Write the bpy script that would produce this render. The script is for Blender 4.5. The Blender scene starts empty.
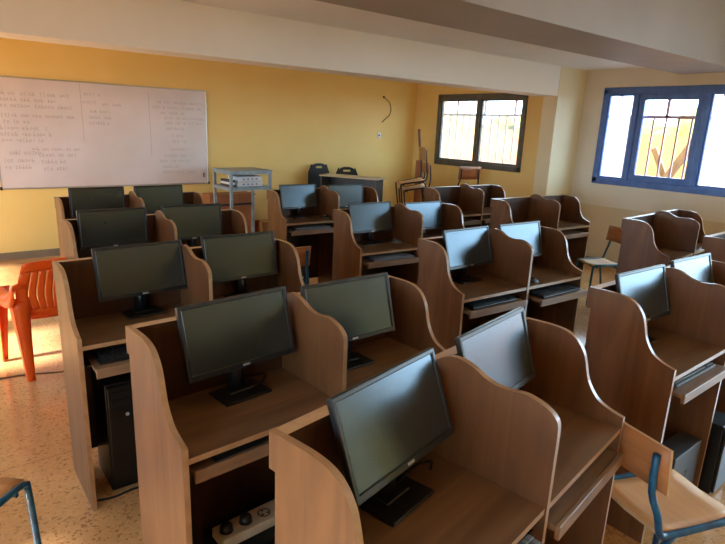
import bpy, bmesh, math, random
from mathutils import Vector, Matrix
random.seed(7)
C = bpy.context.scene.collection
R = math.radians

# ------------------------------------------------------------------ helpers
def lin(c):
    return tuple(((v/255)/12.92 if v/255 <= .04045 else ((v/255+.055)/1.055)**2.4) for v in c)

class MB:
    """collects shapes for ONE mesh object"""
    def __init__(s):
        s.v = []; s.f = []; s.m = []; s.sm = []
    def add(s, verts, faces, mat=0, smooth=False, M=None):
        n = len(s.v)
        for p in verts:
            p = Vector(p)
            s.v.append(tuple(M @ p) if M else tuple(p))
        for f in faces:
            s.f.append([n+i for i in f]); s.m.append(mat); s.sm.append(smooth)
        return s
    def box(s, x0, x1, y0, y1, z0, z1, mat=0, bev=0, M=None, seg=1):
        bm = bmesh.new(); bmesh.ops.create_cube(bm, size=1)
        for v in bm.verts:
            v.co = Vector((x0+(v.co.x+.5)*(x1-x0), y0+(v.co.y+.5)*(y1-y0), z0+(v.co.z+.5)*(z1-z0)))
        if bev:
            bmesh.ops.bevel(bm, geom=list(bm.edges), offset=bev, segments=seg, profile=.5, affect='EDGES')
        bm.verts.index_update()
        s.add([v.co for v in bm.verts], [[v.index for v in f.verts] for f in bm.faces], mat, False, M)
        bm.free(); return s
    def prism(s, pts, axis, a0, a1, mat=0, emat=None, M=None):
        """pts: closed outline in the plane across axis; caps get mat, rim gets emat"""
        n = len(pts)
        def P(p, a):
            if axis == 'x': return (a, p[0], p[1])
            if axis == 'y': return (p[0], a, p[1])
            return (p[0], p[1], a)
        vs = [P(p, a0) for p in pts]+[P(p, a1) for p in pts]
        s.add(vs, [list(range(n))[::-1], list(range(n, 2*n))], mat, False, M)
        k = len(s.v)-2*n
        for i in range(n):
            j = (i+1) % n
            s.f.append([k+i, k+j, k+n+j, k+n+i]); s.m.append(mat if emat is None else emat); s.sm.append(False)
        return s
    def tube(s, path, r, mat=0, seg=10, M=None, r1=None, cap=True):
        path = [Vector(p) for p in path]; n = len(path); rings = []
        up = None
        for i, p in enumerate(path):
            d = (path[min(i+1, n-1)]-path[max(i-1, 0)]).normalized()
            if up is None:
                up = Vector((0, 0, 1)) if abs(d.z) < .9 else Vector((1, 0, 0))
            a = up-d*up.dot(d)
            if a.length < 1e-5: a = d.orthogonal()
            a.normalize(); up = a; b = d.cross(a)
            rr = r if r1 is None else r+(r1-r)*i/(n-1)
            rings.append([p+a*rr*math.cos(2*math.pi*k/seg)+b*rr*math.sin(2*math.pi*k/seg) for k in range(seg)])
        vs = [q for ring in rings for q in ring]; fs = []
        for i in range(n-1):
            for k in range(seg):
                fs.append([i*seg+k, i*seg+(k+1) % seg, (i+1)*seg+(k+1) % seg, (i+1)*seg+k])
        s.add(vs, fs, mat, True, M)
        if cap:
            k = len(s.v)-len(vs)
            s.f.append([k+i for i in range(seg)][::-1]); s.m.append(mat); s.sm.append(False)
            s.f.append([k+(n-1)*seg+i for i in range(seg)]); s.m.append(mat); s.sm.append(False)
        return s
    def sheet(s, rows, th, mat=0, emat=None, M=None):
        """rows[i][j] grid of points, thickened along the local normal"""
        nr = len(rows); nc = len(rows[0]); top = []; bot = []
        G = [[Vector(p) for p in r] for r in rows]
        for i in range(nr):
            for j in range(nc):
                du = G[min(i+1, nr-1)][j]-G[max(i-1, 0)][j]; dv = G[i][min(j+1, nc-1)]-G[i][max(j-1, 0)]
                n = du.cross(dv).normalized()*th/2
                top.append(G[i][j]+n); bot.append(G[i][j]-n)
        N = nr*nc; fs = []
        for i in range(nr-1):
            for j in range(nc-1):
                a, b, c, d = i*nc+j, i*nc+j+1, (i+1)*nc+j+1, (i+1)*nc+j
                fs.append([a, b, c, d][::-1]); fs.append([N+a, N+b, N+c, N+d])
        s.add(top+bot, fs, mat, True, M)
        k = len(s.v)-2*N; e = mat if emat is None else emat
        rim = [j for j in range(nc)]+[i*nc+nc-1 for i in range(1, nr)]+[(nr-1)*nc+j for j in range(nc-2, -1, -1)]+[i*nc for i in range(nr-2, 0, -1)]
        for i in range(len(rim)):
            a, b = rim[i], rim[(i+1) % len(rim)]
            s.f.append([k+a, k+b, k+N+b, k+N+a]); s.m.append(e); s.sm.append(False)
        return s
    def lathe(s, prof, cx=0, cy=0, seg=20, mat=0, M=None):
        vs = []; fs = []
        for r, z in prof:
            for k in range(seg):
                a = 2*math.pi*k/seg; vs.append((cx+r*math.cos(a), cy+r*math.sin(a), z))
        for i in range(len(prof)-1):
            for k in range(seg):
                fs.append([i*seg+k, i*seg+(k+1) % seg, (i+1)*seg+(k+1) % seg, (i+1)*seg+k])
        s.add(vs, fs, mat, True, M); return s
    def build(s, name, mats, parent=None, loc=(0, 0, 0), rot=(0, 0, 0)):
        me = bpy.data.meshes.new(name); me.from_pydata(s.v, [], s.f)
        for m in (mats if isinstance(mats, (list, tuple)) else [mats]): me.materials.append(m)
        for p, mi, sm in zip(me.polygons, s.m, s.sm): p.material_index = mi; p.use_smooth = sm
        bm = bmesh.new(); bm.from_mesh(me); bmesh.ops.recalc_face_normals(bm, faces=bm.faces); bm.to_mesh(me); bm.free()
        me.update()
        o = bpy.data.objects.new(name, me); C.objects.link(o); o.location = loc; o.rotation_euler = rot
        if parent: o.parent = parent
        return o

def tag(o, label, cat, group=None):
    o['label'] = label; o['category'] = cat
    if group: o['group'] = group
    return o
def thing(name, label, cat, loc=(0, 0, 0), rz=0, group=None):
    o = bpy.data.objects.new(name, None); C.objects.link(o)
    o.empty_display_size = .1; o.location = loc; o.rotation_euler = (0, 0, rz)
    return tag(o, label, cat, group)
def struct(o):
    o['kind'] = 'structure'; return o
def copy_tree(o, parent=None):
    c = o.copy(); C.objects.link(c)
    if parent: c.parent = parent
    for ch in list(o.children): copy_tree(ch, c)
    return c
def smooth_curve(pts, n=6):
    out = []
    for i in range(len(pts)-1):
        p0 = pts[max(i-1, 0)]; p1 = pts[i]; p2 = pts[i+1]; p3 = pts[min(i+2, len(pts)-1)]
        for k in range(n):
            t = k/n
            out.append(tuple(.5*((2*b)+(-a+c)*t+(2*a-5*b+4*c-d)*t*t+(-a+3*b-3*c+d)*t**3) for a, b, c, d in zip(p0, p1, p2, p3)))
    out.append(tuple(pts[-1])); return out

# ------------------------------------------------------------------ materials
def mat(name, col, rough=.6, metal=0, spec=.5, noise=None, bump=0, emit=None, col2=None, scale=(1, 1, 1), nscale=5, detail=4, lo=.35, hi=.65, coat=0):
    m = bpy.data.materials.new(name); m.use_nodes = True; nt = m.node_tree; N = nt.nodes; L = nt.links
    b = N['Principled BSDF']; b.inputs['Base Color'].default_value = (*lin(col), 1)
    b.inputs['Roughness'].default_value = rough; b.inputs['Metallic'].default_value = metal
    b.inputs['Specular IOR Level'].default_value = spec
    if coat: b.inputs['Coat Weight'].default_value = coat
    if col2:
        tc = N.new('ShaderNodeTexCoord'); mp = N.new('ShaderNodeMapping'); mp.inputs['Scale'].default_value = scale
        nz = N.new('ShaderNodeTexNoise'); nz.inputs['Scale'].default_value = nscale; nz.inputs['Detail'].default_value = detail
        cr = N.new('ShaderNodeValToRGB'); cr.color_ramp.elements[0].position = lo; cr.color_ramp.elements[1].position = hi
        cr.color_ramp.elements[0].color = (*lin(col), 1); cr.color_ramp.elements[1].color = (*lin(col2), 1)
        L.new(tc.outputs['Object'], mp.inputs['Vector']); L.new(mp.outputs[0], nz.inputs['Vector'])
        L.new(nz.outputs['Fac'], cr.inputs['Fac']); L.new(cr.outputs[0], b.inputs['Base Color'])
        if bump:
            bp = N.new('ShaderNodeBump'); bp.inputs['Strength'].default_value = bump; bp.inputs['Distance'].default_value = .004
            L.new(nz.outputs['Fac'], bp.inputs['Height']); L.new(bp.outputs[0], b.inputs['Normal'])
    return m

def wood(name, c1, c2, rough=.42, axis='z', spec=.5):
    """laminate with long grain along an axis, plus broad figure"""
    m = bpy.data.materials.new(name); m.use_nodes = True; nt = m.node_tree; N = nt.nodes; L = nt.links
    b = N['Principled BSDF']; b.inputs['Roughness'].default_value = rough; b.inputs['Specular IOR Level'].default_value = spec
    tc = N.new('ShaderNodeTexCoord'); mp = N.new('ShaderNodeMapping')
    sc = {'z': (22, 22, 1.3), 'y': (22, 1.6, 22), 'x': (1.6, 22, 22)}[axis]; mp.inputs['Scale'].default_value = sc
    nz = N.new('ShaderNodeTexNoise'); nz.inputs['Scale'].default_value = 1; nz.inputs['Detail'].default_value = 6; nz.inputs['Distortion'].default_value = .6
    mp2 = N.new('ShaderNodeMapping'); mp2.inputs['Scale'].default_value = tuple(v**.45*1.6 for v in sc)
    n2 = N.new('ShaderNodeTexNoise'); n2.inputs['Scale'].default_value = 1; n2.inputs['Detail'].default_value = 3; n2.inputs['Distortion'].default_value = 1.2
    ad = N.new('ShaderNodeMix'); ad.inputs['Factor'].default_value = .5
    cr = N.new('ShaderNodeValToRGB'); cr.color_ramp.elements[0].position = .36; cr.color_ramp.elements[1].position = .64
    cr.color_ramp.elements[0].color = (*lin(c1), 1); cr.color_ramp.elements[1].color = (*lin(c2), 1)
    L.new(tc.outputs['Object'], mp.inputs[0]); L.new(mp.outputs[0], nz.inputs['Vector'])
    L.new(tc.outputs['Object'], mp2.inputs[0]); L.new(mp2.outputs[0], n2.inputs['Vector'])
    L.new(nz.outputs['Fac'], ad.inputs['A']); L.new(n2.outputs['Fac'], ad.inputs['B'])
    L.new(ad.outputs['Result'], cr.inputs['Fac']); L.new(cr.outputs[0], b.inputs['Base Color'])
    return m

W_PANEL = wood('walnut_laminate_panel', (92, 57, 32), (121, 80, 47), .42, 'z')
W_DESK = wood('walnut_laminate_desk', (98, 72, 50), (126, 97, 70), .3, 'x')
W_SHADE = wood('walnut_laminate_shaded', (62, 38, 22), (86, 54, 32), .45, 'z')  # walnut darkened so the shade inside the bays sits in its colour
EDGE = mat('edge_band', (170, 134, 98), .28, spec=.9, col2=(154, 118, 82), nscale=30)
EDGEP = mat('pale_edge_band', (206, 176, 140), .4, col2=(190, 158, 122), nscale=30)
W_TRAY = wood('tray_laminate', (118, 90, 66), (146, 116, 88), .45, 'x')
RAIL = mat('black_steel_rail', (38, 34, 32), .4, .6)
BLACK = mat('black_plastic', (22, 22, 23), .38)
BEZEL = mat('monitor_bezel', (30, 31, 33), .32)
SCREEN = mat('dusty_screen', (38, 40, 37), .24, spec=1.0, col2=(43, 45, 41), nscale=14, detail=8)
SCREEN.node_tree.nodes['Principled BSDF'].inputs['Specular Tint'].default_value = (.66, .84, 1.0, 1)
SILVER = mat('silver_badge', (170, 172, 174), .35, .4)
KEY = mat('key_plastic', (30, 31, 34), .5)
KEYG = mat('worn_grey_keys', (120, 124, 128), .5)
KBG = mat('grey_keyboard_case', (96, 100, 106), .5)
TOWER = mat('dark_grey_tower_case', (52, 54, 58), .5, col2=(62, 64, 66), nscale=6)
TOWERF = mat('black_tower_front', (11, 11, 12), .4)
CREAM = mat('cream_plastic', (214, 200, 172), .5, col2=(196, 178, 148), nscale=14)
HOLE = mat('socket_hole', (25, 20, 18), .6)
ORANGE = mat('orange_plastic', (240, 90, 20), .34, col2=(245, 104, 28), nscale=4)
BLUE = mat('blue_steel_tube', (24, 98, 140), .35, .1, col2=(20, 62, 98), nscale=20)
TEAL = mat('teal_steel_tube', (30, 74, 76), .4, .1)
PLY = wood('chair_plywood', (196, 148, 98), (222, 176, 124), .45, 'x')
PLYB = wood('chair_back_plywood', (158, 100, 58), (186, 126, 78), .45, 'x')
RACK = mat('blue_grey_rack_steel', (158, 168, 172), .45, .1, col2=(130, 146, 154), nscale=16)
WHITEP = mat('white_device_plastic', (226, 228, 232), .4)
BOARD = mat('whiteboard_surface', (226, 214, 212), .3, col2=(216, 203, 198), nscale=1.6, detail=3)
ALU = mat('aluminium_frame', (186, 182, 176), .35, .6)
INK = mat('faded_marker_ink', (176, 158, 154), .6)
INK2 = mat('dark_marker_ink', (90, 78, 86), .6)
CABLE = mat('black_cable', (20, 19, 19), .5)
CABLEB = mat('brown_cable', (120, 84, 60), .6)
CARTON = mat('carton', (176, 118, 66), .8, col2=(160, 104, 58), nscale=8)
TABLETOP = mat('pale_table_top', (206, 190, 158), .4, col2=(190, 172, 140), nscale=6)
DARKP = mat('dark_table_panel', (58, 60, 64), .5, col2=(70, 70, 72), nscale=5)
DARKCH = mat('black_chair_plastic', (30, 28, 27), .4)
STICK = wood('old_timber', (104, 70, 42), (140, 98, 60), .7, 'z')
BROWNW = wood('brown_timber', (150, 88, 48), (178, 110, 62), .6, 'z')
FRAMEB = mat('blue_window_frame', (78, 112, 176), .35, .1, col2=(64, 96, 160), nscale=10)
FRAMED = mat('dark_window_frame', (104, 98, 88), .5, .1, col2=(88, 84, 78), nscale=10)
BARS = mat('bloom_pink_bars', (206, 160, 146), .6)  # bars made paler, bloom from the bright outdoors put into their colour
SAND = mat('orange_sand_ground', (132, 76, 34), .9, col2=(112, 62, 26), nscale=.6, detail=6)
YWALL = mat('yellow_outdoor_wall', (150, 100, 44), .9, col2=(128, 78, 30), nscale=.8)
FOLI = mat('outdoor_foliage', (84, 92, 34), .8, col2=(104, 102, 40), nscale=3)

def paint(name, c1, c2, dado=None, rough=.6, hatch=0):
    m = mat(name, c1, rough, col2=c2, nscale=1.3, detail=6, lo=.3, hi=.75, bump=.08)
    return m
WALLY = paint('yellow_wall_paint', (246, 216, 136), (240, 206, 122))
CEIL = paint('white_ceiling_paint', (232, 231, 226), (222, 220, 214))
BEAMP = paint('white_beam_paint', (238, 236, 228), (230, 227, 218))
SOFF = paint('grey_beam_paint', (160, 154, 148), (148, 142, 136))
SKIRT = mat('grey_skirting', (150, 134, 112), .6, col2=(136, 118, 96), nscale=5)

# right wall: cream above, tan dado, yellow beyond the column
def right_wall_mat():
    m = bpy.data.materials.new('cream_wall_with_tan_dado'); m.use_nodes = True; nt = m.node_tree; N = nt.nodes; L = nt.links
    b = N['Principled BSDF']; b.inputs['Roughness'].default_value = .6
    g = N.new('ShaderNodeNewGeometry'); sp = N.new('ShaderNodeSeparateXYZ'); L.new(g.outputs['Position'], sp.inputs[0])
    nz = N.new('ShaderNodeTexNoise'); nz.inputs['Scale'].default_value = 1.5; nz.inputs['Detail'].default_value = 6; L.new(g.outputs['Position'], nz.inputs['Vector'])
    def ramp(a, c):
        r = N.new('ShaderNodeValToRGB'); r.color_ramp.elements[0].color = (*lin(a), 1); r.color_ramp.elements[1].color = (*lin(c), 1)
        r.color_ramp.elements[0].position = .3; r.color_ramp.elements[1].position = .7; L.new(nz.outputs['Fac'], r.inputs['Fac']); return r
    cream = ramp((224, 216, 200), (216, 206, 188)); dado = ramp((214, 198, 166), (202, 184, 150)); yel = ramp((240, 206, 132), (230, 192, 114))
    lt = N.new('ShaderNodeMath'); lt.operation = 'LESS_THAN'; lt.inputs[1].default_value = .77; L.new(sp.outputs['Z'], lt.inputs[0])
    gt = N.new('ShaderNodeMath'); gt.operation = 'GREATER_THAN'; gt.inputs[1].default_value = 4.3; L.new(sp.outputs['Y'], gt.inputs[0])
    m1 = N.new('ShaderNodeMix'); m1.data_type = 'RGBA'; L.new(lt.outputs[0], m1.inputs['Factor']); L.new(cream.outputs[0], m1.inputs['A']); L.new(dado.outputs[0], m1.inputs['B'])
    m2 = N.new('ShaderNodeMix'); m2.data_type = 'RGBA'; L.new(gt.outputs[0], m2.inputs['Factor']); L.new(m1.outputs['Result'], m2.inputs['A']); L.new(yel.outputs[0], m2.inputs['B'])
    L.new(m2.outputs['Result'], b.inputs['Base Color']); return m
WALLR = right_wall_mat()
COLP = paint('cream_column_paint', (230, 218, 184), (220, 206, 168))

def floor_mat():
    m = bpy.data.materials.new('polished_terrazzo'); m.use_nodes = True; nt = m.node_tree; N = nt.nodes; L = nt.links
    b = N['Principled BSDF']; b.inputs['Specular IOR Level'].default_value = .95
    g = N.new('ShaderNodeNewGeometry')
    vo = N.new('ShaderNodeTexVoronoi'); vo.inputs['Scale'].default_value = 95; L.new(g.outputs['Position'], vo.inputs['Vector'])
    vd = N.new('ShaderNodeTexVoronoi'); vd.inputs['Scale'].default_value = 42; L.new(g.outputs['Position'], vd.inputs['Vector'])
    n1 = N.new('ShaderNodeTexNoise'); n1.inputs['Scale'].default_value = 2.2; n1.inputs['Detail'].default_value = 8; L.new(g.outputs['Position'], n1.inputs['Vector'])
    r1 = N.new('ShaderNodeValToRGB'); e = r1.color_ramp.elements
    e[0].position = .3; e[0].color = (*lin((190, 140, 90)), 1); e[1].position = .72; e[1].color = (*lin((212, 168, 118)), 1)
    L.new(n1.outputs['Fac'], r1.inputs['Fac'])
    # chips: cell colour varies tone, some dark chips
    hs = N.new('ShaderNodeSeparateColor'); L.new(vo.outputs['Color'], hs.inputs[0])
    r2 = N.new('ShaderNodeValToRGB'); e = r2.color_ramp.elements; e[0].position = 0; e[0].color = (.42, .36, .3, 1); e[1].position = .16; e[1].color = (.9, .88, .86, 1)
    x = r2.color_ramp.elements.new(.9); x.color = (1.08, 1.06, 1.02, 1); L.new(hs.outputs[0], r2.inputs['Fac'])
    mx = N.new('ShaderNodeMix'); mx.data_type = 'RGBA'; mx.blend_type = 'MULTIPLY'; mx.inputs['Factor'].default_value = .8
    L.new(r1.outputs[0], mx.inputs['A']); L.new(r2.outputs[0], mx.inputs['B'])
    # tile joints every 1.15 m
    sp = N.new('ShaderNodeSeparateXYZ'); L.new(g.outputs['Position'], sp.inputs[0])
    def joint(out, off, per):
        a = N.new('ShaderNodeMath'); a.operation = 'ADD'; a.inputs[1].default_value = off; L.new(out, a.inputs[0])
        w = N.new('ShaderNodeMath'); w.operation = 'PINGPONG'; w.inputs[1].default_value = per/2; L.new(a.outputs[0], w.inputs[0])
        l = N.new('ShaderNodeMath'); l.operation = 'LESS_THAN'; l.inputs[1].default_value = .0022; L.new(w.outputs[0], l.inputs[0]); return l
    ja = joint(sp.outputs['Y'], -2.82, 1.35); jb = joint(sp.outputs['X'], .55, 2.7)
    mm = N.new('ShaderNodeMath'); mm.operation = 'MAXIMUM'; L.new(ja.outputs[0], mm.inputs[0]); L.new(jb.outputs[0], mm.inputs[1])
    mj = N.new('ShaderNodeMix'); mj.data_type = 'RGBA'; L.new(mm.outputs[0], mj.inputs['Factor']); L.new(mx.outputs['Result'], mj.inputs['A']); mj.inputs['B'].default_value = (*lin((150, 108, 78)), 1)
    L.new(mj.outputs['Result'], b.inputs['Base Color'])
    n3 = N.new('ShaderNodeTexNoise'); n3.inputs['Scale'].default_value = 3; L.new(g.outputs['Position'], n3.inputs['Vector'])
    r3 = N.new('ShaderNodeMapRange'); r3.inputs['To Min'].default_value = .10; r3.inputs['To Max'].default_value = .26; L.new(n3.outputs['Fac'], r3.inputs['Value'])
    L.new(r3.outputs[0], b.inputs['Roughness']); return m
FLOOR = floor_mat()

def dusty_glass(lo, hi):
    m = bpy.data.materials.new('dusty_glass'); m.use_nodes = True; nt = m.node_tree; N = nt.nodes; L = nt.links
    for n in list(N): N.remove(n)
    out = N.new('ShaderNodeOutputMaterial'); t = N.new('ShaderNodeBsdfTransparent'); tr = N.new('ShaderNodeBsdfTranslucent'); gl = N.new('ShaderNodeBsdfGlossy')
    tr.inputs['Color'].default_value = (.93, .95, 1, 1); gl.inputs['Roughness'].default_value = .05
    a = N.new('ShaderNodeMixShader'); nz = N.new('ShaderNodeTexNoise'); nz.inputs['Scale'].default_value = 5
    mr = N.new('ShaderNodeMapRange'); mr.inputs['To Min'].default_value = lo; mr.inputs['To Max'].default_value = hi; L.new(nz.outputs['Fac'], mr.inputs['Value'])
    L.new(mr.outputs[0], a.inputs[0]); L.new(t.outputs[0], a.inputs[1]); L.new(tr.outputs[0], a.inputs[2])
    b = N.new('ShaderNodeMixShader'); b.inputs[0].default_value = .05; L.new(a.outputs[0], b.inputs[1]); L.new(gl.outputs[0], b.inputs[2]); L.new(b.outputs[0], out.inputs[0])
    return m
GLASS = dusty_glass(.02, .08); GLASS2 = dusty_glass(.14, .3)

# ------------------------------------------------------------------ the room
XL, XR, YF, YB, ZC, ZH = -2.2, 6.914, 7.35, -3.0, 2.45, 3.3
def one(name, m, *boxes, bev=0):
    b = MB()
    for q in boxes: b.box(*q, bev=bev)
    return struct(b.build(name, m))
one('floor', FLOOR, (XL-.2, XR+.2, YB-.2, YF+.2, -.12, 0))
one('wall_front', WALLY, (XL-.2, XR+.2, YF, YF+.2, 0, 2.6))
one('wall_back', WALLY, (XL-.2, XR+.2, YB-.2, YB, 0, ZH))
def wall_with_holes(name, x0, x1, ya, yb, z1, holes, m):
    b = MB(); y = ya
    for (h0, h1, a, c) in sorted(holes):
        b.box(x0, x1, y, h0, 0, z1); b.box(x0, x1, h0, h1, 0, a); b.box(x0, x1, h0, h1, c, z1); y = h1
    b.box(x0, x1, y, yb, 0, z1)
    return struct(b.build(name, m))
W1 = (5.07, 6.79, 1.10, 2.18); W2 = (2.30, 3.90, 1.07, 2.21); W3 = (-2.7, .9, .04, 2.9)
wall_with_holes('wall_right', XR, XR+.2, YB, YF, ZH, [W1, W2, W3], WALLR)
L1 = (-1.9, 2.2, .9, 1.95); L2 = (5.0, 7.1, .9, 2.25); L3 = (3.95, 4.75, .03, 2.28)
wall_with_holes('wall_left', XL-.2, XL, YB, YF, ZH, [L1, L2, L3], WALLY)
one('ceiling', CEIL, (XL-.2, XR+.2, 2.45, YF+.2, ZC, ZC+.15), (XL-.2, XR+.2, YB-.2, 2.45, ZH, ZH+.15))
one('trim_1', BEAMP, (XL, 6.34, 4.2, 4.5, 2.10, ZC-.001))                         # far beam
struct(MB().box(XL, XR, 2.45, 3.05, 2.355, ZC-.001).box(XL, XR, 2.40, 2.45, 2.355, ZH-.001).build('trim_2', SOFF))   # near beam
one('trim_3', COLP, (6.335, XR, 4.195, 4.40, 0, ZC-.001))                         # column
one('baseboard_front', SKIRT, (XL, XR, YF-.012, YF, 0, .085))
one('baseboard_right', SKIRT, (XR-.012, XR, YB, 4.19, 0, .085), (XR-.012, XR, 4.41, YF-.012, 0, .085))

def window(name, W, fm, mulls, glassed, x=XR, out=1, fw=.06, bars=True, rail_z=1.89, inner=None):
    """W = y0,y1,z0,z1 ; mulls = y positions of mullions ; glassed = list of bays with glass"""
    y0, y1, z0, z1 = W
    xs = (x-.015, x+.075) if out > 0 else (x-.075, x+.015)
    root = bpy.data.objects.new(name, None); C.objects.link(root); root['kind'] = 'structure'
    b = MB()
    b.box(*xs, y0-.02, y1+.02, z0-.02, z0+fw, bev=.006).box(*xs, y0-.02, y1+.02, z1-fw, z1+.02, bev=.006)
    b.box(*xs, y0-.02, y0+fw*.8, z0, z1, bev=.006).box(*xs, y1-fw*.8, y1+.02, z0, z1, bev=.006)
    b.build('window_frame', fm, root)
    edges = [y0+fw*.8]+list(mulls)+[y1-fw*.8]
    for i, m in enumerate(mulls):
        MB().box(xs[0]-.004, xs[1]-.01, m-.032, m+.032, z0+fw, z1-fw, bev=.005).build('window_mullion', fm, root)
    for i in range(len(edges)-1):
        a, c = edges[i]+.03*(i > 0), edges[i+1]-.03*(i < len(edges)-2)
        s = MB(); sx = (xs[0]+.02, xs[1]-.03); k = .035 if inner is None else inner[i]
        if k:
            s.box(*sx, a, c, z0+fw, z0+fw+k).box(*sx, a, c, z1-fw-k, z1-fw).box(*sx, a, a+k, z0+fw+k, z1-fw-k).box(*sx, c-k, c, z0+fw+k, z1-fw-k)
            s.build('window_sash', fm, root)
        if glassed[i]:
            MB().box(x+.03*out, x+.034*out, a+k*.5, c-k*.5, z0+fw+k*.5, z1-fw-k*.5).build('window_pane', GLASS if name == 'window_1' else GLASS2, root)
    if bars:
        g = MB(); gx = x+.15*out
        g.box(gx-.012, gx+.012, y0, y1, rail_z-.018, rail_z+.018)
        g.box(gx-.012, gx+.012, y0, y1, z0+.03, z0+.05)
        n = int((y1-y0)/.135)
        for i in range(1, n):
            y = y0+(y1-y0)*i/n; g.box(gx-.009, gx+.009, y-.0095, y+.0095, z0, rail_z)
            if i % 4 == 2: g.box(gx-.012, gx+.012, y-.016, y+.016, rail_z, z1)
        g.build('window_grille', BARS, root)
    return root
window('window_1', W1, FRAMED, [5.93], [1, 1], inner=[.03, .03])
window('window_2', W2, FRAMEB, [2.70, 3.49], [1, 0, 1], inner=[.02, .07, .02])
window('added_door_1', W3, FRAMEB, [-1.5, -.3], [0, 0, 0], rail_z=2.6, bars=False)  # unseen doorway, added and run down to the floor to light the screens
window('window_3', L1, FRAMED, [1.25], [0, 0], x=XL, out=-1)
window('window_4', L2, FRAMED, [6.0], [0, 0], x=XL, out=-1)
window('door_2', L3, FRAMED, [], [0], x=XL, out=-1, bars=False, inner=[0])

# ---- outside the windows
struct(MB().box(-60, 80, -60, 80, -.3, -.14).build('ground', SAND))
GREY_GROUND = mat('added_grey_ground', (120, 122, 126), .9, col2=(104, 106, 112), nscale=1.5)
struct(MB().box(7.12, 11.5, -9, 2.0, -.139, -.12).build('path', GREY_GROUND))  # unseen grey strip added to cut warm ground light near the doorway
tag(MB().box(17, 17.25, 4.6, 30, -.15, 1.75).build('boundary_wall', YWALL), 'low yellow boundary wall outside beyond the blue window', 'wall')
bm = MB()
random.seed(3)
for i in range(60):
    y = 5.2+i*.4; z = random.uniform(1.5, 2.0); r = random.uniform(.4, .7)
    M = Matrix.Translation((19+random.uniform(-.5, 1.5), y, z))
    me = bmesh.new(); bmesh.ops.create_icosphere(me, subdivisions=2, radius=r)
    for v in me.verts: v.co *= random.uniform(.8, 1.15)
    me.verts.index_update(); bm.add([v.co for v in me.verts], [[v.index for v in f.verts] for f in me.faces], M=M); me.free()
for i in range(30):
    y = 5.2+i*.8; bm.tube([(19.4, y, -.14), (19.4, y+.1, 1.7)], .09, seg=6)
o = tag(bm.build('hedge', FOLI), 'green hedge of bushes far outside behind the yellow boundary wall', 'hedge'); o['kind'] = 'stuff'
def plank(p0, p1, w, label):
    M = Matrix.Translation(Vector(p0)) @ (Vector(p1)-Vector(p0)).to_track_quat('Z', 'Y').to_matrix().to_4x4()
    return tag(MB().box(-w/2, w/2, -.04, .04, 0, (Vector(p1)-Vector(p0)).length, bev=.004, M=M).build('timber_plank', STICK), label, 'plank', 'planks crossed outside the blue window')
plank((8.6, 4.35, -.1), (8.5, 3.13, 2.12), .13, 'wide brown plank slanting up to the right outside the blue window')
plank((8.72, 3.15, -.1), (8.66, 4.0, 1.5), .07, 'narrow brown plank propping the wide plank outside the blue window')

# ------------------------------------------------------------------ carrels
CW, T = 1.109, 1.018
side_top = smooth_curve([(0, 1.018), (.06, 1.020), (.13, 1.020), (.178, 1.012), (.212, .992), (.238, .957), (.251, .918), (.265, .868), (.297, .820), (.338, .796), (.388, .782)], 4)
mid_top = smooth_curve([(.036, 1.028), (.065, 1.046), (.100, 1.054), (.146, 1.046), (.186, 1.027), (.225, 1.017), (.263, 1.018), (.305, 1.022), (.345, 1.012), (.372, .998), (.388, .978), (.391, .945)], 4)
def panel(out, x0, x1):
    return MB().prism([(-d, z) for d, z in out], 'x', x0, x1, 0, 1)
side_out = [(.02, 0), (.02, .93), (0, .93)]+side_top+[(.388, 0)]
mid_out = [(.038, .0)]+mid_top+[(.389, .0)]
_shared = {}
def carrel_proto():
    root = bpy.data.objects.new('computer_carrel', None); C.objects.link(root)
    panel(side_out, 0, .017).build('side_panel', [W_PANEL, EDGE], root)
    panel(side_out, CW-.017, CW).build('side_panel', [W_PANEL, EDGE], root)
    panel(mid_out, CW/2-.0085, CW/2+.0085).build('middle_partition', [W_PANEL, EDGE], root)
    b = MB()
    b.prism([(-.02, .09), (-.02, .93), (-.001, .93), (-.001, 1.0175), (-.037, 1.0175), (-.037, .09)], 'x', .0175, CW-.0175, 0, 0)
    o = b.build('back_panel', [W_SHADE, EDGEP], root)
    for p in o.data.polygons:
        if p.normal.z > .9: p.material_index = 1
    for x0, x1 in ((.0175, CW/2-.009), (CW/2+.009, CW-.0175)):
        d = MB().box(x0, x1, -.386, -.0375, .73, .748, 0)
        o = d.build('desktop', [W_DESK, EDGE], root)
        for p in o.data.polygons:
            if p.normal.y < -.9: p.material_index = 1
    return root
def tray_proto():
    o = MB().box(-.235, .235, -.0, .30, .650, .664, 0).box(-.235, .235, -.014, .0, .628, .669, 0, bev=.002)
    o = o.build('keyboard_tray', W_TRAY)
    for a in (-.262, .2355): MB().box(a, a+.0265, .06, .29, .654, .664).build('tray_rail', RAIL, o)
    return o
P_CAR = carrel_proto(); P_TRAY = tray_proto()
CARS = {
 'U5': (.5052, .9195, .1642), 'U4': (.4393, 1.6983, .0542), 'U3': (.4089, 2.6719, -.0032), 'U2': (.6515, 3.7563, -.0007), 'U1': (.8024, 4.8534, -.0038),
 'V3': (2.2473, 2.3002, -.0467), 'V2': (2.4544, 3.4595, -.0582), 'V1': (2.6041, 4.7698, -.0575),
 'W5': (4.095, 1.467, 0.02), 'W4': (2.1745, 1.1768, .0124), 'W3': (4.3331, 2.1562, .067), 'W2': (4.2943, 3.4401, -.0445), 'W1': (4.357, 4.4256, -.0072)}
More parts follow.
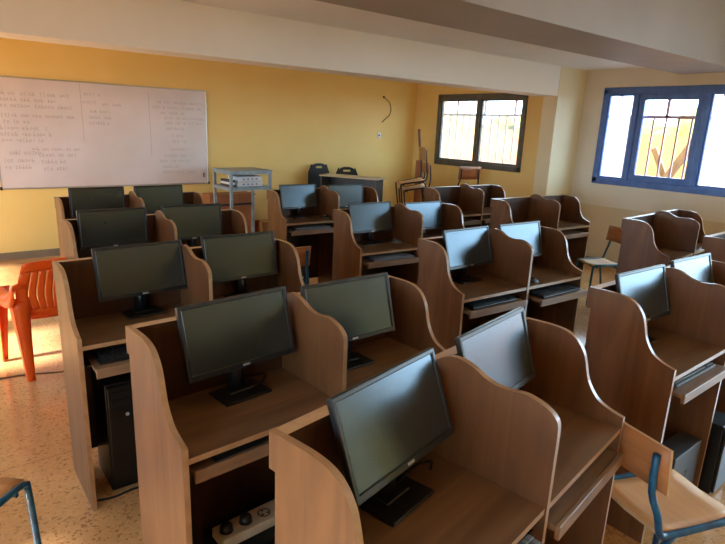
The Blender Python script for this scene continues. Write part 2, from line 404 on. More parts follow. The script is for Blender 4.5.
CLAB = {
 'U5': 'brown wooden double carrel nearest the camera, holding the two closest monitors',
 'U4': 'brown wooden double carrel directly behind the nearest one, socket strip under its desk',
 'U3': 'brown wooden double carrel beside the orange plastic chair, third in the left file',
 'U2': 'brown wooden double carrel in the left file, second in front of the whiteboard',
 'U1': 'brown wooden double carrel in the left file, closest to the whiteboard',
 'V3': 'brown wooden double carrel with bluish lit screens and a mouse, front of the middle file',
 'V2': 'brown wooden double carrel in the middle file, between the lit screens and the back one',
 'V1': 'brown wooden double carrel in the middle file, farthest back, right of the metal rack',
 'W5': 'double carrel cut off by the right edge of the picture, only its left end showing',
 'W4': 'dark brown double carrel at the right with two bright bluish screens and a tower below',
 'W3': 'empty double carrel beside the wooden chair, under the blue framed window',
 'W2': 'empty double carrel against the cream column, no monitors in it',
 'W1': 'empty double carrel below the dark framed window, in front of the stacked chairs'}
BAY = {'L': CW*.25+.004, 'R': CW*.75-.004}
TRAY = {'U3L': .445, 'U4L': .345, 'U5L': .425, 'U5R': .400, 'V3L': .402, 'V3R': .455, 'V2L': .415, 'V1L': .415, 'W4L': .412, 'W4R': .412, 'U4R': .35}
trayz = {}
bodies = {n: (P_CAR if i == 0 else copy_tree(P_CAR)) for i, n in enumerate(CARS)}
for n, (x, y, t) in CARS.items():
    o = bodies[n]
    o.location = (x, y, 0); o.rotation_euler = (0, 0, t)
    if n in ('V1', 'V2'): o.scale = (1.035, 1, 1)      # these two are built a little wider
    tag(o, CLAB[n], 'carrel', 'double computer carrels standing in three files')
    for s in 'LR':
        k = copy_tree(P_TRAY, o); k.location = (BAY[s], -TRAY.get(n+s, .40), 0 if n+s == 'U3L' else .012)
for ch in list(P_TRAY.children): bpy.data.objects.remove(ch)
bpy.data.objects.remove(P_TRAY)
def W(n, lx, d, z):
    x, y, t = CARS[n]; c, s = math.cos(t), math.sin(t)
    return (x+lx*c+d*s, y+lx*s-d*c, z)

# ------------------------------------------------------------------ monitors
MW, MH = .403, .2365
MON = {'U5L': [.309, .147, .860, 3.3, 21.1], 'U5R': [.80, .136, .863, 1.8, 17.3], 'U4L': [.319, .171, .859, 2.7, 16.3], 'U4R': [.772, .195, .855, -2.7, 15.8],
 'U3L': [.345, .142, .847, 2.8, 14.1], 'U3R': [.852, .115, .847, -.6, 12.4], 'U2L': [.26, .158, .852, -.9, 5.9], 'U2R': [.768, .149, .851, -2.2, 6.1],
 'U1L': [.28, .165, .862, -1, 5.8], 'U1R': [.765, .148, .860, .4, 6.1], 'V1L': [.303, .112, .837, 1.2, 11.2], 'V1R': [.814, .166, .829, -4.6, 5.8],
 'V2L': [.304, .118, .837, -.2, 13.5], 'V2R': [.858, .096, .816, -.1, 8.2], 'V3L': [.324, .141, .845, 2.8, 17], 'V3R': [.802, .142, .846, .4, 13.9],
 'W4L': [.29, .146, .851, -2.6, 16.1], 'W4R': [.817, .148, .847, -2.6, 15.6]}
MLAB = {
 'U5L': 'large black monitor leaning back in the left bay of the carrel nearest the camera',
 'U5R': 'black monitor with pale blue sheen in the right bay of the nearest carrel',
 'U4L': 'black monitor with a looped cable on its base, directly behind the nearest carrel',
 'U4R': 'black monitor in the right bay of the carrel directly behind the nearest one',
 'U3L': 'dark monitor in the carrel beside the orange chair, above the pulled out keyboard tray',
 'U3R': 'dark monitor with a white badge, right bay of the carrel beside the orange chair',
 'U2L': 'dark monitor in the left bay of the second carrel in front of the whiteboard',
 'U2R': 'dark monitor in the right bay of the second carrel in front of the whiteboard',
 'U1L': 'dark monitor just below the whiteboard, left one of the farthest left carrel',
 'U1R': 'dark monitor just below the whiteboard corner, right one of the farthest left carrel',
 'V1L': 'black monitor right of the metal rack, left bay of the farthest middle carrel',
 'V1R': 'grey looking monitor in front of the pale topped table, right bay of its carrel',
 'V2L': 'black monitor with a white badge in the left bay of the second middle carrel',
 'V2R': 'grey sheened monitor in the right bay of the second middle carrel',
 'V3L': 'monitor with half its screen shaded, left bay of the front carrel in the middle file',
 'V3R': 'pale blue lit monitor above the mouse, right bay of the front middle carrel',
 'W4L': 'pale blue lit monitor in the left bay of the right hand carrel',
 'W4R': 'turquoise lit monitor in the right bay of the right hand carrel, near the picture edge'}
# shared meshes, modelled upright with the lower front edge at the origin
cas = MB()
bz, bb = .014, .019
cas.box(-MW/2, MW/2, 0, .018, 0, bb, bev=.003, seg=2).box(-MW/2, MW/2, 0, .018, MH-bz, MH, bev=.003, seg=2)
cas.box(-MW/2, -MW/2+bz, 0, .018, bb-.004, MH-bz+.004, bev=.003, seg=2).box(MW/2-bz, MW/2, 0, .018, bb-.004, MH-bz+.004, bev=.003, seg=2)
cas.box(-MW/2+.006, MW/2-.006, .010, .020, .006, MH-.006)
cas.box(-.12, .12, .020, .034, .04, .19, bev=.008, seg=2)
cas_o = cas.build('casing', BEZEL)
scr_o = MB().box(-MW/2+bz-.001, MW/2-bz+.001, .0045, .0095, bb-.001, MH-bz+.001).build('screen', SCREEN)
bad_o = MB().box(-.013, .013, -.0012, .001, .006, .013, bev=.0005).build('badge', SILVER)
base_m = MB().box(-.088, .088, -.06, .06, 0, .009, bev=.004, seg=2).box(-.045, .045, -.012, .042, .009, .016, bev=.003).build('base', BLACK)
first = True
for n, (lx, d, z, yr, tilt) in MON.items():
    car = CARS[n[:2]]; back = min(.042, d-.102)
    px, py, _ = W(n[:2], lx, d-back, .7482)
    rt = thing('monitor', MLAB[n], 'monitor', (px, py, .7482), car[2]+R(yr), 'black monitors standing in the carrels')
    hz = z-.7482
    for src, nm in ((cas_o, 'casing'), (scr_o, 'screen'), (bad_o, 'badge')):
        k = src.copy(); C.objects.link(k); k.parent = rt; k.location = (0, -back, hz); k.rotation_euler = (-R(tilt), 0, 0)
        if nm == 'badge': k.name = 'badge'
    k = base_m.copy(); C.objects.link(k); k.parent = rt
    # neck follows up to the middle of the tilted head
    zt = .10; yy = -back+.028+math.sin(R(tilt))*zt
    nk = MB().tube([(0, .018, .012), (0, .016, hz*.6), (0, yy+.006, hz+zt*.6)], .016, seg=4)
    for i in range(len(nk.v)):
        v = nk.v[i]; nk.v[i] = (v[0]*2.1, v[1]+.006, v[2])
    nk.build('neck', BLACK, rt)
for q in (cas_o, scr_o, bad_o, base_m): bpy.data.objects.remove(q)
for q in list(bpy.data.objects):
    if q.name.startswith('monitor') and q.parent is None and 'label' not in q: bpy.data.objects.remove(q)

# ------------------------------------------------------------------ keyboards, mice
def kb_meshes(case, key):
    c = MB().box(-.19, .19, -.062, .062, 0, .014, bev=.004, seg=2)
    k = MB()
    for r in range(5):
        for i in range(18):
            x = -.178+i*.0202+(.004 if r % 2 else 0)
            if r == 0 and 4 <= i <= 9:
                if i == 4: k.box(x, x+.115, -.050, -.036, .0135, .019, bev=.001)
                continue
            if i in (14,): continue
            k.box(x, x+.017, -.050+r*.019, -.035+r*.019, .0135, .019, bev=.0012)
    for i in range(14): k.box(-.176+i*.024, -.160+i*.024, .048, .057, .0135, .017)
    return c.build('case', case), k.build('keys', key)
kb_d = kb_meshes(BLACK, KEY); kb_g = kb_meshes(KBG, KEYG)
KB = {'U3L': ('d', -.022, .095, 0, 'black keyboard on the pulled out tray beside the orange chair'),
 'U4L': ('d', .02, .070, 2, 'black keyboard tucked under the desk above the socket strip'),
 'U5L': ('g', .03, .075, -2, 'grey keyboard at the bottom edge, on the tray of the nearest carrel'),
 'V3L': ('d', .0, .075, 1, 'black keyboard on the left tray of the front middle carrel'),
 'V3R': ('d', .0, .075, 2, 'dark keyboard on the farther pulled out tray, below the mouse'),
 'V2L': ('g', .03, .08, 0, 'grey keyboard on the tray of the second middle carrel'),
 'V1L': ('g', .02, .08, 0, 'pale grey keyboard on the tray of the farthest middle carrel'),
 'W4L': ('g', .0, .095, -1, 'grey keyboard on the tray of the right hand carrel')}
for n, (kind, ox, oy, a, lab) in KB.items():
    car = CARS[n[:2]]
    p = W(n[:2], BAY[n[2]]+ox, TRAY[n]-oy, .6645 if n == 'U3L' else .6765)
    rt = thing('keyboard', lab, 'keyboard', p, car[2]+R(a), 'keyboards on the carrel trays')
    for src in (kb_d if kind == 'd' else kb_g):
        k = src.copy(); C.objects.link(k); k.parent = rt
for q in kb_d+kb_g: bpy.data.objects.remove(q)

def mouse(p, rz, m, lab):
    rt = thing('mouse', lab, 'mouse', p, rz, 'computer mice on the desks')
    rows = []
    b = MB(); n = 10; seg = 14; prof = []
    vs = []; fs = []
    for i in range(n+1):
        u = i/n; y = -.048+u*.096; w = .029*math.sin(math.pi*min(max(u, .04), .96))**.45; h = .032*math.sin(math.pi*(u*.8+.12))**.8*(.3+.7*math.sin(math.pi*min(max(u, .03), .97))**.5)
        for k in range(seg+1):
            a = math.pi*k/seg; vs.append((w*math.cos(a), y, h*math.sin(a)))
    for i in range(n):
        for k in range(seg): fs.append([i*(seg+1)+k, i*(seg+1)+k+1, (i+1)*(seg+1)+k+1, (i+1)*(seg+1)+k])
    b.add(vs, fs, 0, True)
    b.f += [[k for k in range(seg+1)], [n*(seg+1)+k for k in range(seg+1)][::-1]]; b.m += [0, 0]; b.sm += [False, False]
    b.build('shell', m, rt)
    MB().box(-.003, .003, .012, .028, .022, .033, bev=.002).build('wheel', SILVER, rt)
    return rt
mouse(W('V3', .675, .315, .7485), 1.0, BLACK, 'black mouse on the desk of the front middle carrel')
mouse(W('V2', .505, .17, .7485), .6, KBG, 'grey mouse beside the monitor base in the second middle carrel')
mouse(W('V1', .52, .26, .7485), .9, BLACK, 'small black mouse at the desk edge of the farthest middle carrel')

# ------------------------------------------------------------------ computer towers
def tower(p, rz, lab, w=.16, d=.36, h=.34, side=False):
    rt = thing('computer_tower', lab, 'computer', p, rz, 'computer towers under the carrels')
    MB().box(-w/2, w/2, -d/2, d/2, .004, h, bev=.004, seg=2).build('case', TOWER if side else TOWERF, rt)
    f = MB().box(-w/2+.006, w/2-.006, -d/2-.014, -d/2-.0005, .012, h-.01, bev=.005, seg=2)
    f.build('front_bezel', TOWERF, rt)
    MB().box(-w/2+.02, w/2-.02, -d/2-.018, -d/2-.0145, h-.06, h-.035, bev=.001).box(-w/2+.02, w/2-.02, -d/2-.018, -d/2-.0145, h-.10, h-.075, bev=.001).build('drive_bay', BLACK, rt)
    MB().lathe([(.0, .0), (.008, 0), (.008, .004), (0, .004)], seg=14, M=Matrix.Translation((0, -d/2-.0145, h-.15)) @ Matrix.Rotation(R(90), 4, 'X')).build('power_button', SILVER, rt)
    if side:
        g = MB()   # star shaped vent pressed into the side panel
        for a in range(0, 180, 45):
            g.box(-.0015, .0005, -.045, .045, -.003, .003, M=Matrix.Translation((-w/2-.0006, 0, h*.5)) @ Matrix.Rotation(R(a+20), 4, 'X'))
        g.build('side_vent', KBG, rt)
    return rt
t3 = CARS['U3'][2]; t4 = CARS['W4'][2]
tower(W('U3', .185, .20-.02, 0), t3, 'black tower on the floor below the desk beside the orange chair', w=.165, d=.24, h=.52)
tower(W('U4', .35, .20, 0), CARS['U4'][2], 'black tower lying under the socket strip', w=.34, d=.20, h=.264)
tower(W('W4', .385, .325, 0), t4+R(90), 'dark grey tower seen from its side under the right hand carrel', w=.10, d=.285, h=.295, side=True)
tower(W('W4', .68, .30, 0), t4, 'black tower at the right edge of the picture, under the right hand carrel', w=.16, d=.26, h=.36)
for n, lab in (('V3L', 'black tower in the shadow below the half shaded screen'), ('V2L', 'black tower in the shadow below the desk with the grey mouse'), ('V1L', 'black tower in the shadow under the farthest middle carrel'), ('U5R', 'black tower under the right bay of the nearest carrel')):
    tower(W(n[:2], BAY[n[2]]-.08, .22, 0), CARS[n[:2]][2], lab, w=.16, d=.26, h=.36)

# ------------------------------------------------------------------ socket strip
ps = thing('power_strip', 'cream socket strip with two black plugs on the tower under the desk', 'power strip', W('U4', .36, .205, .266), CARS['U4'][2])
MB().box(-.178, .178, -.043, .043, 0, .038, bev=.006, seg=2).build('case', CREAM, ps)
for i in range(5):
    x = -.145+i*.073
    h = MB()
    for dx, dy in ((-.010, -.008), (.010, -.008), (0, .012)): h.lathe([(0, .0385), (.0042, .0385), (.0042, .0392), (0, .0392)], x+dx, dy, 10)
    h.lathe([(.019, .038), (.021, .0395), (.023, .038)], x, 0, 20)
    h.build('socket', HOLE, ps)
for i in (0, 1):
    x = -.145+i*.073
    q = MB().lathe([(0, .040), (.021, .040), (.022, .050), (.020, .058), (.012, .066), (0, .068)], x, 0, 18).tube([(x, .01, .058), (x-.005, .035, .062), (x-.01, .06, .045), (x-.02, .075, .010)], .0035, seg=6)
    q.build('plug', BLACK, ps)

# ------------------------------------------------------------------ chairs
def school_chair(label, loc, rz, w=.34, d=.33, h=.43, top=.75, tube=BLUE, seatm=PLY, backm=PLYB, group='wooden school chairs on tube frames', splay=.02, bh=.155, pitch=0):
    rt = thing('school_chair', label, 'chair', loc, rz, group); rt.rotation_euler = (pitch, 0, rz)
    rows = []
    for i in range(7):
        u = i/6; y = d/2-u*d; z = h-.006-.012*math.sin(math.pi*u)-(.010 if i == 0 else 0)
        rows.append([(-w/2+.0+w*j/8, y, z+.008*abs(j-4)/4) for j in range(9)])
    MB().sheet(rows, .011, 0, 1).build('seat', [seatm, EDGEP], rt)
    rows = []
    for i in range(4):
        u = i/3; z = top-bh+bh*u
        rows.append([((-w/2-.03)+(w+.06)*j/8, -d/2-.022-.014*(1-abs(j-4)/4)-.018*u, z) for j in range(9)])
    MB().sheet(rows, .010, 0, 1).build('backrest', [backm, EDGEP], rt)
    for s in (-1, 1):
        x = s*(w/2+.013); xi = s*(w/2-.006)
        p = [(s*(w/2+splay), d/2+.012, .0), (x, d/2-.002, h-.05), (x, d/2-.012, h-.016), (x, d/2-.04, h-.006), (x, 0, h-.006), (x, -d/2+.03, h-.006), (x, -d/2-.004, h+.012), (x, -d/2-.026, h+.08), (xi, -d/2-.046, top-.16), (xi, -d/2-.054, top-.03)]
        MB().tube(smooth_curve(p, 3), .0115).build('side_frame', tube, rt)
        MB().tube([(x, -d/2+.06, h-.01), (x, -d/2+.02, h-.04), (s*(w/2+splay), -d/2-.05, .0)], .0115).build('rear_leg', tube, rt)
    MB().tube([(-w/2-.013, -d/2+.04, h-.028), (w/2+.013, -d/2+.04, h-.028)], .008).tube([(-w/2-.013, d/2-.05, h-.028), (w/2+.013, d/2-.05, h-.028)], .008).build('cross_bar', tube, rt)
    return rt
f = Vector((.94, -.34)).normalized()
school_chair('plywood school chair on bright blue tubes at the bottom right, turned sideways', (1.893, .636, 0), math.atan2(-f.x, f.y), w=.265, d=.35, h=.436, top=.752)
f = Vector((.73, .68)).normalized()
school_chair('blue tube school chair at the bottom left corner, only a seat corner showing', (-.085, 1.985, 0), math.atan2(-f.x, f.y), w=.34, d=.33, h=.44, backm=PLY)
f = Vector((-.90, .43)).normalized()
school_chair('wooden chair on dark teal tubes beside the empty carrel by the right wall', (5.31, 2.82, 0), math.atan2(-f.x, f.y), w=.25, d=.30, h=.41, top=.76, tube=TEAL)
school_chair('school chair in the aisle, only a backrest corner and blue tube showing', (2.09, 3.70, 0), R(-4), w=.34, d=.33, h=.42, top=.745)
# stacked ones near the far right corner
bench = thing('low_table', 'low wooden table carrying the stacked chairs in the far right corner', 'table', (5.78, 6.1, 0), R(32))
MB().box(-.3, .3, -.24, .24, .34, .36, bev=.003).build('table_top', BROWNW, bench)
for sx in (-1, 1):
    for sy in (-1, 1): MB().tube([(sx*.27, sy*.21, 0), (sx*.27, sy*.21, .34)], .014).build('leg', TEAL, bench)
f = Vector((-.82, .5)).normalized()
school_chair('tan plywood chair, lower one of the stack in the far right corner', (5.84, 6.05, .395), math.atan2(-f.x, f.y), w=.38, d=.38, h=.41, top=.74, tube=DARKCH, seatm=PLY, splay=0, pitch=R(-10))
school_chair('tan plywood chair, upper one of the stack with its brown backrest raised', (5.80, 6.08, .475), math.atan2(-f.x, f.y), w=.38, d=.38, h=.42, top=.88, tube=DARKCH, seatm=PLY, splay=0, bh=.19, pitch=R(-10))
t2 = thing('low_table', 'low wooden table under the dark framed window', 'table', (6.56, 5.80, 0), R(0))
MB().box(-.28, .28, -.28, .28, .34, .36, bev=.003).build('table_top', BROWNW, t2)
for sx in (-1, 1):
    for sy in (-1, 1): MB().tube([(sx*.25, sy*.25, 0), (sx*.25, sy*.25, .34)], .014).build('leg', TEAL, t2)
f = Vector((.2, 1)).normalized()
school_chair('brown backed chair standing on a low table below the dark framed window', (6.56, 5.86, .362), math.atan2(-f.x, f.y), w=.34, d=.32, h=.42, top=.76, tube=DARKCH, backm=BROWNW, splay=0, bh=.19)
M = Matrix.Translation((6.60, 6.62, 0)) @ (Vector((-.30, -.03, 1.66))).to_track_quat('Z', 'Y').to_matrix().to_4x4()
tag(MB().box(-.022, .022, -.012, .012, 0, 1.665, bev=.003, M=M).build('timber_batten', STICK), 'dark wooden batten leaning on the front wall behind the stacked chairs', 'batten')

tag(MB().box(-.055, .055, -.012, .012, 0, 1.17, bev=.003).build('timber_board', [BROWNW], None, (6.15, 6.38, 0), (0, 0, R(-35))), 'upright brown board standing behind the stacked chairs in the corner', 'board')
# orange plastic armchair
oc = thing('plastic_chair', 'orange plastic armchair with slotted back seen from behind, left of the carrels', 'chair', (.615, 4.05, 0), R(9))
def sh(rows, nm, th=.006, m=ORANGE): return MB().sheet(rows, th).build(nm, m, oc)
def backpt(u, v):   # u -1..1 across, v 0..1 up ; rear of the chair is -y
    wv = .19+.10*math.sin(min(v*1.7, 1)*math.pi/2)-.045*max(0, v-.4)/.6; return (u*wv, -.17-.12*v+.03*u*u*(1-.2*v), .375+.405*v-.012*u*u*v)
b = MB()
def patch(u0, u1, v0, v1, nu, nv):
    b.sheet([[backpt(u0+(u1-u0)*j/nu, v0+(v1-v0)*i/nv) for j in range(nu+1)] for i in range(nv+1)], .006)
patch(-1, 1, .84, 1, 16, 3); patch(-1, 1, 0, .18, 16, 3)
slots = [-.76, -.6, -.44, -.28, -.12, .04, .2, .36, .52, .68]; e = -1
for sx in slots:
    patch(e, sx-.008, .18, .84, 3, 8); e = sx+.008
patch(e, 1, .18, .84, 5, 8)
b.build('backrest', ORANGE, oc)
rows = [[(-.21+.42*j/8, -.18+.38*i/6, .40+.012*abs(j-4)/4-.01*math.sin(math.pi*i/6)-(.02 if i == 6 else 0)) for j in range(9)] for i in range(7)]
sh(rows, 'seat')
for s in (-1, 1):
    # arm: from the back edge forward, then down into the front leg
    pts = [(s*.262, -.235, .64), (s*.275, -.21, .595), (s*.295, -.14, .56), (s*.305, -.02, .545), (s*.30, .12, .54), (s*.292, .19, .52)]
    arm = MB(); 
    prev = smooth_curve(pts, 4)
    arm.sheet([[(x-s*.04, y, z-.004), (x-s*.015, y, z+.002), (x+s*.015, y, z+.002), (x+s*.04, y, z-.006)] for x, y, z in prev], .007)
    arm.sheet([[(x+s*.038, y, z-.004), (x+s*.040, y, z-.03), (x+s*.034, y, z-.10+.045*math.sin(math.pi*min(1, max(0, (y+.21)/.4))))] for x, y, z in prev], .005)
    arm.build('armrest', ORANGE, oc)
    def leg(top, foot, wt, wf, nm):
        g = MB(); n = 8
        for (ax, ay) in (((1, 0, 0), None), ((0, 1, 0), None)):
            rows = []
            for i in range(n+1):
                u = i/n; c = Vector(top).lerp(Vector(foot), u); w = wt+(wf-wt)*u**.7
                a = Vector(ax)
                if ax[0]: rows.append([c+Vector((s*.0-s*w*k, 0, 0)) for k in (0, .5, 1)])
                else: rows.append([c+Vector((0, (-1 if top[1] > 0 else 1)*w*k, 0)) for k in (0, .5, 1)])
            g.sheet(rows, .006)
        g.build(nm, ORANGE, oc)
    leg((s*.30, .19, .53), (s*.29, .235, .003), .095, .035, 'front_leg')
    leg((s*.30, -.19, .54), (s*.27, -.235, .003), .105, .038, 'rear_leg')

# ------------------------------------------------------------------ whiteboard with writing
wb = thing('whiteboard', 'wide wall whiteboard covered in faint handwriting', 'whiteboard', (.70, YF-.001, .80), 0)
WW, WH = 2.41, 1.21
MB().box(.012, WW-.012, -.018, -.004, .012, WH-.012).build('board_surface', BOARD, wb)
MB().box(0, WW, -.024, 0, 0, .016, bev=.003).box(0, WW, -.024, 0, WH-.014, WH, bev=.003).box(0, .014, -.024, 0, .014, WH-.014, bev=.003).box(WW-.014, WW, -.024, 0, .014, WH-.014, bev=.003).build('frame', ALU, wb)
for cx in (0, WW): MB().box(cx-.012, cx+.012, -.03, -.0005, -.006, .03, bev=.004).build('corner_cap', BLACK, wb)
MB().box(WW-.075, WW-.06, -.028, -.0185, .09, .15, bev=.003).build('pen_clip', BLACK, wb)
def stroke(b, pts, w=.0035):
    for (x0, z0), (x1, z1) in zip(pts[:-1], pts[1:]):
        dx, dz = x1-x0, z1-z0; l = math.hypot(dx, dz) or 1e-6; nx, nz = -dz/l*w/2, dx/l*w/2
        b.add([(x0+nx, -.0186, z0+nz), (x1+nx, -.0186, z1+nz), (x1-nx, -.0186, z1-nz), (x0-nx, -.0186, z0-nz)], [[0, 1, 2, 3]])
def scrawl(x0, x1, z, h, seed, w=.0045):
    rnd = random.Random(seed); b = MB(); x = x0
    while x < x1:
        n = rnd.randint(2, 6)
        for k in range(n):
            if x > x1: break
            g = rnd.random(); cw = h*rnd.uniform(.45, .8)
            if g < .3:      # round letter
                stroke(b, [(x+cw*.5+cw*.4*math.cos(a*.9), z+h*.35+h*.32*math.sin(a*.9)) for a in range(8)], w)
            elif g < .5:    # tall letter
                stroke(b, [(x+cw*.2, z+h), (x+cw*.15, z), (x+cw*.5, z+h*.5), (x+cw*.8, z)], w)
            elif g < .65:   # x
                stroke(b, [(x, z), (x+cw*.8, z+h*.7)], w); stroke(b, [(x, z+h*.7), (x+cw*.8, z)], w)
            elif g < .78:   # dash / equals
                stroke(b, [(x, z+h*.3), (x+cw*.8, z+h*.32)], w); stroke(b, [(x, z+h*.55), (x+cw*.8, z+h*.56)], w)
            elif g < .9:
                stroke(b, [(x, z+h*.7), (x+cw*.7, z+h*.75), (x+cw*.2, z+h*.1), (x+cw*.8, z)], w)
            else:
                stroke(b, [(x+cw*.5, z+h), (x+cw*.2, z+h*.5), (x+cw*.5, z-h*.1)], w)
            x += cw*1.15
        x += h*rnd.uniform(.4, 1.0)
    return b
lines = [(.04, .80, 1.02, .045), (.04, .62, .955, .045), (.05, .80, .89, .045), (.08, .80, .79, .04), (.09, .34, .72, .045), (.06, .52, .65, .045), (.05, .55, .585, .045), (.06, .44, .52, .045),
 (.34, .82, .43, .035), (.12, .40, .385, .045), (.40, .78, .36, .045), (.06, .34, .30, .045), (.42, .66, .285, .045), (.06, .30, .225, .045), (.44, .66, .205, .045),
 (.92, 1.10, 1.06, .04), (.90, 1.06, .97, .04), (1.12, 1.34, .955, .035), (.98, 1.2, .87, .04), (.96, 1.22, .80, .04), (.96, 1.18, .735, .04),
 (1.76, 2.36, 1.02, .04), (1.70, 2.34, .955, .04), (1.80, 2.1, .89, .04), (1.85, 2.34, .83, .04), (1.86, 2.36, .77, .04), (1.86, 2.1, .70, .04), (1.92, 2.08, .61, .04), (1.94, 2.1, .54, .04), (1.9, 2.12, .44, .04), (1.82, 2.14, .36, .04), (1.76, 2.16, .29, .04), (1.8, 2.0, .22, .04), (1.8, 2.2, .15, .04)]
for lo, hi in ((0, .9), (.9, 1.65), (1.65, 2.4)):      # the three written columns
    m = MB()
    for i, (a, c, z, h) in enumerate(lines):
        if lo <= a < hi:
            q = scrawl(a, c, z, h, 100+i, .0042 if a < .9 else .0034); m.add(q.v, q.f)
    o = m.build('handwriting', INK, wb); o['kind'] = 'stuff'
dv = MB(); stroke(dv, [(.885, 1.19), (.888, .55)], .004); dv.build('dividing_line', INK, wb)
dv = MB(); stroke(dv, [(1.66, 1.15), (1.665, .35)], .004); dv.build('dividing_line', INK, wb)

# ------------------------------------------------------------------ rack with devices
rk = thing('equipment_rack', 'tall grey metal rack stand right of the whiteboard', 'rack', (3.285, 6.665, 0), R(2))
rw, rd, rh = .275, .225, 1.05
for sx in (-1, 1):
    for sy in (-1, 1):
        MB().box(sx*rw-.016, sx*rw+.016, sy*rd-.016, sy*rd+.016, 0, rh-.02).build('leg', RACK, rk)
b = MB()
for z0, z1 in ((.80, .835), (rh-.05, rh-.012)):
    for sx in (-1, 1): b.box(sx*rw-.016, sx*rw+.016, -rd, rd, z0, z1)
    for sy in (-1, 1): b.box(-rw, rw, sy*rd-.016, sy*rd+.016, z0, z1)
b.build('frame', RACK, rk)
MB().box(-rw, rw, -rd, rd, .835, .843).build('shelf', RACK, rk)
MB().box(-rw-.025, rw+.025, -rd-.025, rd+.025, rh-.018, rh, bev=.003).build('top_panel', RACK, rk)
MB().box(-rw+.02, rw-.02, rd-.005, rd+.012, .55, .575).build('rear_bar', DARKCH, rk)
def device(z, lab, x=.045, w=.19, m=WHITEP):
    d = thing('network_device', lab, 'network device', (3.255+x, 6.62, z), R(2))
    MB().box(-w, w, -.13, .13, 0, .062, bev=.006, seg=2).build('case', m, d)
    p = MB()
    for i in range(4): p.box(-.10+i*.06, -.075+i*.06, -.133, -.1305, .022, .036)
    p.build('port', DARKP, d); return d
device(.8435, 'white network box on the rack shelf, lower of two', w=.185)
device(.907, 'white network box on the rack shelf, upper of two', w=.175)
for i, (z, c, l) in enumerate(((.8435, DARKP, 'dark folder lying at the left end of the rack shelf, lowest'), (.872, WHITEP, 'white folder lying on the rack shelf between two dark ones'), (.90, DARKP, 'dark folder on top of the white folder on the rack shelf'))):
    tag(MB().box(-.032, .032, -.14, .14, 0, .027, bev=.003).build('folder', c, None, (3.062, 6.62, z), (0, 0, R(2))), l, 'folder', 'folders at the left of the rack shelf')

# wooden desk behind rack, carton
wd = thing('wooden_desk', 'low orange brown wooden desk against the front wall behind the rack', 'desk', (3.36, 7.17, 0), 0)
MB().box(-.36, .30, -.14, .14, .655, .68, bev=.003).build('desk_top', BROWNW, wd)
MB().box(-.34, .28, -.125, -.105, .12, .655).build('front_panel', BROWNW, wd)
for sx in (-.345, .28): MB().box(sx-.012, sx+.012, -.12, .13, 0, .655).build('side_panel', BROWNW, wd)
cb = thing('cardboard_box', 'small brown carton on the floor right of the metal rack', 'box', (3.82, 7.1, 0), R(4))
MB().box(-.08, .08, -.1, .1, 0, .27, bev=.002).build('body', CARTON, cb)
MB().box(-.012, .012, -.1012, .1, .2702, .2712).build('tape', CREAM, cb)

# pale topped table with dark panels, black chairs behind
TB = (4.99, 6.42)
tb = thing('pale_top_table', 'table with a thin pale top and dark end panel near the front wall', 'table', (4.96, 6.57, 0), R(-61))
MB().box(-.43, .50, -.16, .16, .915, .935, bev=.003).build('table_top', TABLETOP, tb)
MB().box(.44, .46, -.15, .15, 0, .915).build('end_panel', DARKP, tb)
MB().box(-.41, -.39, -.15, .15, 0, .915).build('end_panel', DARKP, tb)
MB().box(-.389, .439, .10, .118, .25, .915).build('modesty_panel', DARKP, tb)
def black_chair(lab, loc, rz, top):
    c = thing('black_chair', lab, 'chair', loc, rz, 'black plastic chairs by the front wall')
    # back with a hand slot, outline in x-z
    def ring(u, v): pass
    b = MB(); n = 20; w = .17; z0, z1 = top-.42, top
    out = []
    for i in range(n+1):
        a = math.pi*i/n; out.append((w*math.cos(a), z1-.13+.13*math.sin(a)))
    # slab split around the slot
    L_ = [(-w, z0), (w, z0)]+out[:]
    slot = [(-.07, top-.075), (.07, top-.075), (.07, top-.045), (-.07, top-.045)]
    b.prism([(-w, z0), (w, z0), (w, top-.13), (w*.93, top-.075), (-w*.93, top-.075), (-w, top-.13)], 'y', -.012, .012)
    b.prism([(-w*.93, top-.075), (-.06, top-.075), (-.06, top-.045), (-w*.78, top-.045)], 'y', -.012, .012)
    b.prism([(.06, top-.075), (w*.93, top-.075), (w*.78, top-.045), (.06, top-.045)], 'y', -.012, .012)
    b.prism([(-w*.78, top-.045), (w*.78, top-.045), (w*.55, top-.016), (w*.25, top-.002), (-w*.25, top-.002), (-w*.55, top-.016)], 'y', -.012, .012)
    b.build('backrest', DARKCH, c)
    MB().box(-.18, .18, -.22, -.012, top-.56, top-.53, bev=.008, seg=2).build('seat', DARKCH, c)
    for s in (-1, 1):
        MB().tube([(s*.185, .06, 0), (s*.185, -.01, top-.55), (s*.182, 0, top-.14), (s*.13, 0, top-.02)], .011).build('side_frame', RAIL, c)
        MB().tube([(s*.185, -.21, 0), (s*.185, -.02, top-.5)], .011).build('front_leg', RAIL, c)
    return c
black_chair('black plastic chair with a slotted round back left of the pale topped table', (4.86, 7.25, 0), R(0), 1.07)
black_chair('black plastic chair mostly hidden behind the pale topped table', (5.30, 7.12, 0), R(-20), 1.02)
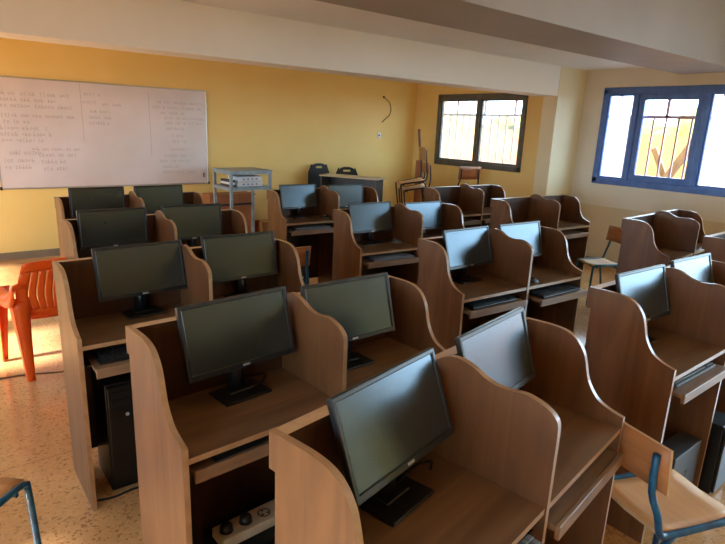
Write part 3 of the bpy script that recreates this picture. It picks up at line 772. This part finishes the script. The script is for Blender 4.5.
# wall socket and loose wire
sk = thing('wall_socket', 'small white wall socket low right on the yellow front wall', 'socket', (6.11, YF, 1.51))
MB().box(-.035, .035, -.012, 0, -.04, .04, bev=.004).build('plate', WHITEP, sk)
MB().lathe([(0, 0), (.014, 0), (.014, .003), (0, .003)], M=Matrix.Translation((0, -.012, 0)) @ Matrix.Rotation(R(90), 4, 'X')).build('socket_hole', HOLE, sk)
wire = smooth_curve([(6.17, YF-.006, 2.13), (6.22, YF-.014, 2.10), (6.31, YF-.012, 2.03), (6.34, YF-.012, 1.93), (6.31, YF-.012, 1.84), (6.22, YF-.010, 1.77), (6.16, YF-.008, 1.72)], 6)
tag(MB().tube(wire, .006, seg=6).lathe([(0, -.0), (.02, 0), (.02, .01), (0, .01)], M=Matrix.Translation((6.18, YF-.001, 2.125)) @ Matrix.Rotation(R(90), 4, 'X'), seg=10).build('hanging_wire', CABLEB), 'loose brown wire curling out of the yellow front wall above the socket', 'wire')

# ------------------------------------------------------------------ cables
def cable(pts, r, m, lab, n=8, grp=None):
    return tag(MB().tube(smooth_curve(pts, n), r, seg=8).build('cable', m), lab, 'cable', grp)
cable([W('U4', .30, .105, .7605), W('U4', .36, .125, .7602), W('U4', .42, .10, .753), W('U4', .46, .055, .7525), W('U4', .44, .045, .7525), W('U4', .38, .05, .765)], .0035, CABLE, 'black monitor cable looping over the base in the second nearest carrel')
cable([(-.6, 4.0, .005), (-.1, 3.99, .005), (.20, 3.93, .005), (.38, 3.905, .005), (.50, 3.86, .005), (.62, 3.83, .005), (.9, 3.87, .005)], .005, CABLEB, 'thin brown cable lying on the floor under the orange chair')
cable([W('U3', .03, .335, .006), W('U3', .10, .35, .006), W('U3', .18, .34, .006), W('U3', .30, .345, .006), W('U3', .42, .28, .006)], .005, CABLE, 'black cable on the floor in front of the tower beside the orange chair')
cable([W('U5', .30, .085, .7605), W('U5', .38, .07, .757), W('U5', .46, .06, .7525), W('U5', .50, .075, .7525), W('U5', .47, .095, .7525)], .0035, CABLE, 'black cable beside the monitor base in the nearest carrel')

# ------------------------------------------------------------------ camera
f_px, pit, roll, yaw, H = 557.159, R(14.587), R(2.3726), R(38.684), 1.6352
fw = Vector((math.sin(yaw)*math.cos(pit), math.cos(yaw)*math.cos(pit), -math.sin(pit)))
r0 = Vector((math.cos(yaw), -math.sin(yaw), 0)); u0 = r0.cross(fw)
rr = math.cos(roll)*r0+math.sin(roll)*u0; uu = -math.sin(roll)*r0+math.cos(roll)*u0
cam = bpy.data.cameras.new('camera'); co = bpy.data.objects.new('camera', cam); C.objects.link(co)
cam.sensor_width = 36; cam.lens = 36*f_px/725; cam.clip_start = .02; cam.clip_end = 300
Mx = Matrix((rr, uu, -fw)).transposed().to_4x4(); Mx.translation = (0, 0, H); co.matrix_world = Mx
bpy.context.scene.camera = co

# ------------------------------------------------------------------ light
w = bpy.data.worlds.new('sky'); bpy.context.scene.world = w; w.use_nodes = True
bg = w.node_tree.nodes['Background']; bg.inputs['Color'].default_value = (.54, .80, 1.0, 1); bg.inputs['Strength'].default_value = 6.0
sun = bpy.data.lights.new('sun', 'SUN'); so = bpy.data.objects.new('sun', sun); C.objects.link(so)
sun.energy = 11; sun.angle = R(4); sun.color = (1, .95, .88)
so.rotation_euler = Vector((.77, .02, -.57)).to_track_quat('-Z', 'Y').to_euler(); so.location = (-15, 0, 12)
def portal(x, Wd, s):
    y0, y1, z0, z1 = Wd
    l = bpy.data.lights.new('window_portal', 'AREA'); l.shape = 'RECTANGLE'; l.size = z1-z0; l.size_y = y1-y0; l.cycles.is_portal = True
    o = bpy.data.objects.new('window_portal', l); C.objects.link(o); o.location = (x, (y0+y1)/2, (z0+z1)/2); o.rotation_euler = (0, s*R(90), 0)
for Wd in (W1, W2, W3): portal(XR+.19, Wd, 1)
for Wd in (L1, L2, L3): portal(XL-.19, Wd, -1)

sc = bpy.context.scene
sc.view_settings.view_transform = 'Standard'; sc.view_settings.look = 'None'; sc.view_settings.gamma = 1; sc.view_settings.use_curve_mapping = False
sc.view_settings.exposure = 1.3
sc.cycles.use_denoising = True
sc.cycles.max_bounces = 10; sc.cycles.diffuse_bounces = 6; sc.cycles.glossy_bounces = 4; sc.cycles.transparent_max_bounces = 12
sc.cycles.sample_clamp_indirect = 8
bpy.context.view_layer.update()
